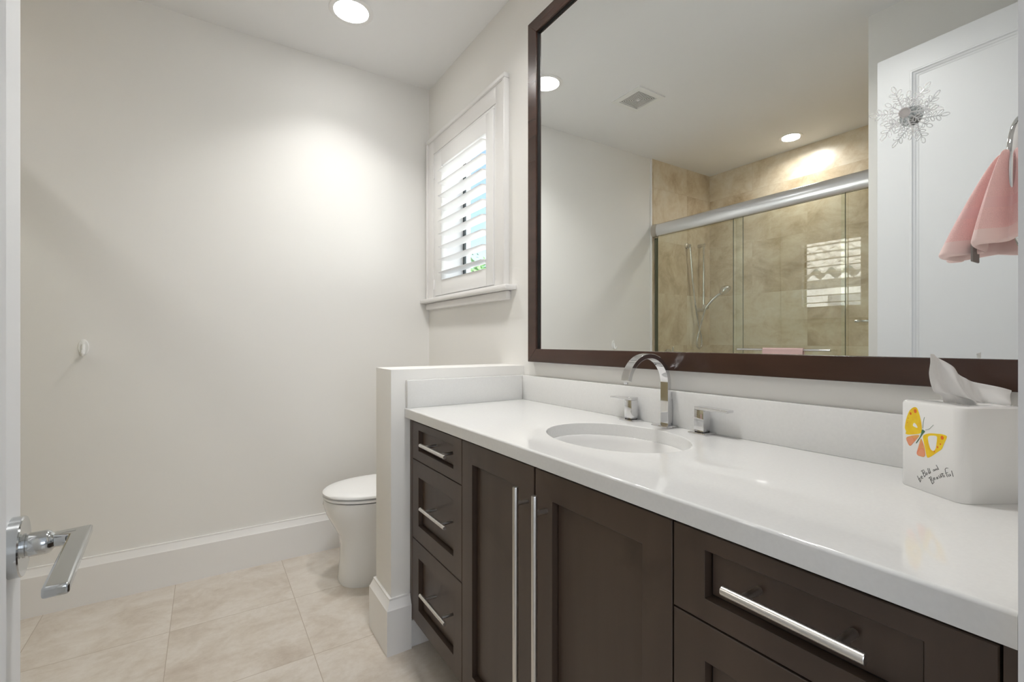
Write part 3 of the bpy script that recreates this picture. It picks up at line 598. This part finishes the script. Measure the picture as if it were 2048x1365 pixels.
# top with oval slot: inner ring matched to the same count
base_ring = rr(SD, .012, .016, .006); cen = SD/2
def slot(k, z):
    out = []
    for u, v in base_ring:
        a = math.atan2(v-cen, u-cen); out.append(BP3(cen+.034*k*math.cos(a), cen+.020*k*math.sin(a), ZT+z))
    return out
m = MB(); m.loft([Rb(.0015, .0), Rb(0, .002), Rb(0, BH-.006), Rb(.0018, BH-.0018), Rb(.006, BH), slot(1.06, BH), slot(1.0, BH-.001), slot(.98, BH-.006)], True, False)
m.build('box', CERAM, bx, ang=40)
def soften(poly):
    out = []
    for i in range(len(poly)):
        a, b = poly[i], poly[(i+1) % len(poly)]
        out += [(a[0]*.8+b[0]*.2, a[1]*.8+b[1]*.2), (a[0]*.2+b[0]*.8, a[1]*.2+b[1]*.8)]
    return out
def flat(name, poly, col, lift, parent=bx, mt=None):
    poly = soften(soften(poly))
    w = lift; m = MB()
    off = -bB*w
    m.loft([[tuple(Vector(BP3(u, 0, ZT+z))+Vector((-bB.x*.00005, -bB.y*.00005, 0))) for u, z in poly], [(BP3(u, -w, ZT+z)) for u, z in poly]])
    return m.build(name, mt or nmat(name+'_paint', col, .3), parent, smooth=False)
YEL = nmat('butterfly_yellow', (.86,.56,.0), .3); n_ = noise(YEL, 60, 4); r_ = ramp(YEL, n_.outputs[0], [(.35, (.84,.50,.0)), (.62, (.90,.64,.01))]); lk(YEL, r_.outputs[0], base(YEL))
ORG = nmat('butterfly_orange', (.84,.33,.08), .3); n_ = noise(ORG, 90, 4); r_ = ramp(ORG, n_.outputs[0], [(.35, (.80,.42,.10)), (.62, (.80,.26,.14))]); lk(ORG, r_.outputs[0], base(ORG))
SPOT = nmat('butterfly_spot', (.80,.14,.01), .3); PEACH = nmat('butterfly_peach', (.82,.33,.18), .3); WHT = CERAM; GRN = nmat('butterfly_green', (.06,.17,.09), .4); INK = nmat('ink', (.06,.06,.06), .4)
bf = flat('butterfly', DEC['wing1'], None, .0003, mt=YEL)
flat('wing', DEC['wing2'], None, .0003, bf, ORG); flat('wing', DEC['wing3'], None, .0003, bf, ORG); flat('wing', DEC['wing4'], None, .0003, bf, YEL)
flat('wing_patch', DEC['wing1hole'], None, .00045, bf, WHT); flat('wing_patch', DEC['wing4hole'], None, .00045, bf, WHT)
flat('wing_patch', DEC['wing2p'], None, .00045, bf, PEACH); flat('wing_patch', DEC['wing3p'], None, .00045, bf, PEACH)
for (c_, r) in DEC['spots']:
    flat('wing_spot', [(c_[0]+r*.8*math.cos(2*math.pi*k/14), c_[1]+r*math.sin(2*math.pi*k/14)) for k in range(14)], None, .0005, bf, SPOT)
flat('butterfly_body', DEC['body'], None, .0006, bf, GRN)
def stroke(m, pts, r):
    m.tube([BP3(u, -.0002, ZT+z) for u, z in pts], r, 6)
m = MB(); stroke(m, DEC['ant1'], .00028); stroke(m, DEC['ant2'], .00024); m.build('antennae', GRN, bf)
m = MB()
for s_ in DEC['strokes']: stroke(m, s_, .00036)
o = m.build('lettering', INK, bx); o['label'] = 'handwritten words be Bold and Beautiful'
# tissue pulled from the box
uc, vc_, k_ = 1925., 807., 8.33e-4
rt = Vector((math.cos(TH), -math.sin(TH), 0)); fw_ = Vector((math.sin(TH), math.cos(TH), 0)); cc = Vector((-.121, .252, ZT+BH))
def T2(u, v): return (u-uc)*k_, (vc_-v)*k_
left = [(1893, 812), (1890, 796), (1884, 786), (1872, 782), (1868, 765), (1866, 745), (1870, 722), (1868, 704)]
top = [(1868, 704), (1884, 706), (1896, 709), (1908, 718), (1922, 731), (1934, 744), (1944, 752), (1950, 757), (1962, 761), (1976, 765), (1992, 770), (2010, 776)]
right = [(1996, 813), (2000, 804), (2004, 794), (2010, 776)]
def interp(P, t):
    x = t*(len(P)-1); i = min(int(x), len(P)-2); f = x-i
    return P[i][0]*(1-f)+P[i+1][0]*f, P[i][1]*(1-f)+P[i+1][1]*f
NU, NV = 44, 22; rings = []
bot = [(1893, 812), (1996, 813)]
for j in range(NV+1):
    row = []; v = j/NV
    for i in range(NU+1):
        u = i/NU
        L_, R_, T_, B_ = interp(left, v), interp(right, v), interp(top, u), interp(bot, u)
        q = [(1-u)*L_[c_]+u*R_[c_]+(1-v)*B_[c_]+v*T_[c_]-((1-u)*(1-v)*bot[0][c_]+u*(1-v)*bot[1][c_]+(1-u)*v*top[0][c_]+u*v*top[-1][c_]) for c_ in (0, 1)]
        a, b = T2(*q); a *= .97
        d = (.011*math.sin(u*9.5+.6)+.005*math.sin(u*23+v*3))*(1-.35*v)+.018*v*math.sin(u*4.2)-.004*math.sin(v*5)
        if v < .3: d *= .55+v*1.5
        row.append(cc+rt*a+fw_*d+Vector((0,0,b-.004)))
    rings.append(row)
m = MB(); m.loft(rings, False, False, close=False)
ts = m.build('tissue', TISSUE, ang=180); sm = ts.modifiers.new('thickness', 'SOLIDIFY'); sm.thickness = .0006
sb = ts.modifiers.new('sub', 'SUBSURF'); sb.levels = 1; sb.render_levels = 1
tag(ts, 'crumpled white paper tissue sticking up from the tissue box', 'tissue')
# ------------------------------------------------------------------ snowflake ornament on the mirror
sf = thing('snowflake_ornament', 'clear acrylic snowflake stuck to the mirror with a suction cup', 'ornament', (-.02, .357, 1.6))
fcx, fcy, fcz = -.040, .3545, 1.603
tiltm = Matrix.Rotation(math.radians(9), 3, 'Z') @ Matrix.Rotation(math.radians(-6), 3, 'Y')
def F3(a, r, off=0, dx=0):
    v = tiltm @ Vector((dx, math.cos(a)*r-math.sin(a)*off, math.sin(a)*r+math.cos(a)*off)); return Vector((fcx, fcy, fcz))+v
m = MB()
def leaf(m, a, r0, off0, da, ln, w):
    pts = []
    for k in range(17):
        t = 2*math.pi*k/16; x = ln/2*(1-math.cos(t)); y = w*math.sin(t)
        pts.append(F3(a, r0+x*math.cos(da)-y*math.sin(da), off0+x*math.sin(da)+y*math.cos(da)))
    m.tube(pts, .0009, 6)
m0 = m
for k in range(6):
    a = math.radians(12+60*k); m = MB()
    m.tube([F3(a, .008), F3(a, .044)], [.0016, .0011], 8)
    leaf(m, a, .043, 0, 0, .014, .0030)
    for s_ in (-1, 1):
        leaf(m, a, .036, 0, s_*.85, .013, .0027); leaf(m, a, .027, 0, s_*.9, .011, .0024); leaf(m, a, .018, 0, s_*.8, .007, .0018)
    m.build('crystal_arm', ACRYL, sf)
    a2 = a+math.radians(30); m = MB(); m.tube([F3(a2, .008), F3(a2, .028)], [.0014, .001], 8)
    leaf(m, a2, .027, 0, 0, .012, .003)
    for s_ in (-1, 1): leaf(m, a2, .020, 0, s_*.9, .009, .0022)
    m.build('crystal_arm', ACRYL, sf)
MB().lathe(F3(0, 0), tiltm @ Vector((-1,0,0)), [(.0095, -.003), (.0095, .001), (.0085, .0028), (.0072, .0030), (.0066, .0018), (0, .0018)], 30).build('hub', HUBM, sf)
MB().lathe((-.0125, fcy-.002, fcz-.001), (-1,0,0), [(.0195, 0), (.0190, .0012), (.012, .005), (.0055, .011), (.0055, .024)], 36).build('suction_cup', SUCT, sf)
# ------------------------------------------------------------------ towel ring and towel
rg = thing('towel_ring', 'chrome towel ring on the near wall at the right edge', 'towel ring', (-.25, YW, 1.42))
RX, RY, RZ, RR = -.238, .157, 1.372, .089
MB().tube([(RX+RR*math.cos(2*math.pi*k/48), RY, RZ+RR*math.sin(2*math.pi*k/48)) for k in range(49)], .0055, 14, caps=False).build('ring', CHROME, rg)
MB().lathe((RX, YW, RZ+RR), (0,1,0), [(.026, 0), (.026, .006), (.010, .010), (.0095, .040), (.009, .054), (0, .056)], 28).build('wall_mount', CHROME, rg)
tz1, tz0 = 1.398, 1.284; rings = []; TXC = -.252; NT, NR = 96, 34
def tw_r(th, t):
    a = .088+.034*t; b = .016+.060*t**.7
    f = 1+(.10+.10*t)*math.sin(5*th+1.2)*.6+.05*math.sin(11*th+2*t)
    f *= 1-(.10+.30*t)*math.exp(-((th-2.62)/.13)**2)+(.10*t)*math.exp(-((th-2.30)/.22)**2)-(.14)*math.exp(-((th-3.16)/.17)**2)+.06*math.exp(-((th-2.86)/.08)**2)
    return a*f*math.cos(th), b*f*math.sin(th)
for j in range(NR+1):
    t = j/NR; z = tz1-(tz1-tz0)*t; row = []
    for i in range(NT):
        th = 2*math.pi*i/NT; x, y = tw_r(th, t)
        cy_ = RY+.0-.030*t*0
        yy = RY+y
        yy = max(yy, YW+.006+.004*math.sin(9*th))
        row.append((TXC+x, yy, z+.010*t*math.sin(2*th+.5)))
    rings.append(row)
# rolled top and hem
cent = lambda row, k, dz: [(TXC+(p[0]-TXC)*k, RY+(p[1]-RY)*k, p[2]+dz) for p in row]
rings = [cent(rings[0], .15, .004), cent(rings[0], .6, .006), cent(rings[0], .88, .0035)]+rings+[cent(rings[-1], 1.0, -.003), cent(rings[-1], .93, -.006), cent(rings[-1], .86, -.002), cent(rings[-1], .84, .02)]
m = MB(); nband0, nband1 = 3+int(NR*.54), 2+int(NR*.70); nh = 3+int(NR*.90)
for q in range(len(rings)-1):
    mi = 1 if nband0 <= q < nband1 else (2 if q >= nh else 0)
    a, b = rings[q], rings[q+1]
    m.loft([a, b], False, False, mat=mi)
bmesh.ops.remove_doubles(m.bm, verts=m.bm.verts[:], dist=1e-5)
tt = m.build('hand_towel', [TERRY, SATINBAND, HEM], ang=80)
sub = tt.modifiers.new('sub', 'SUBSURF'); sub.levels = 1; sub.render_levels = 1
tag(tt, 'small pink terry towel hanging bunched in the towel ring', 'towel')
m = MB()
m = MB(); m.box(-.345, -.317, .188, .1905, 1.262, 1.286, .0008); m.build('care_tag', nmat('tag_dark', (.22,.20,.19), .6), tt)
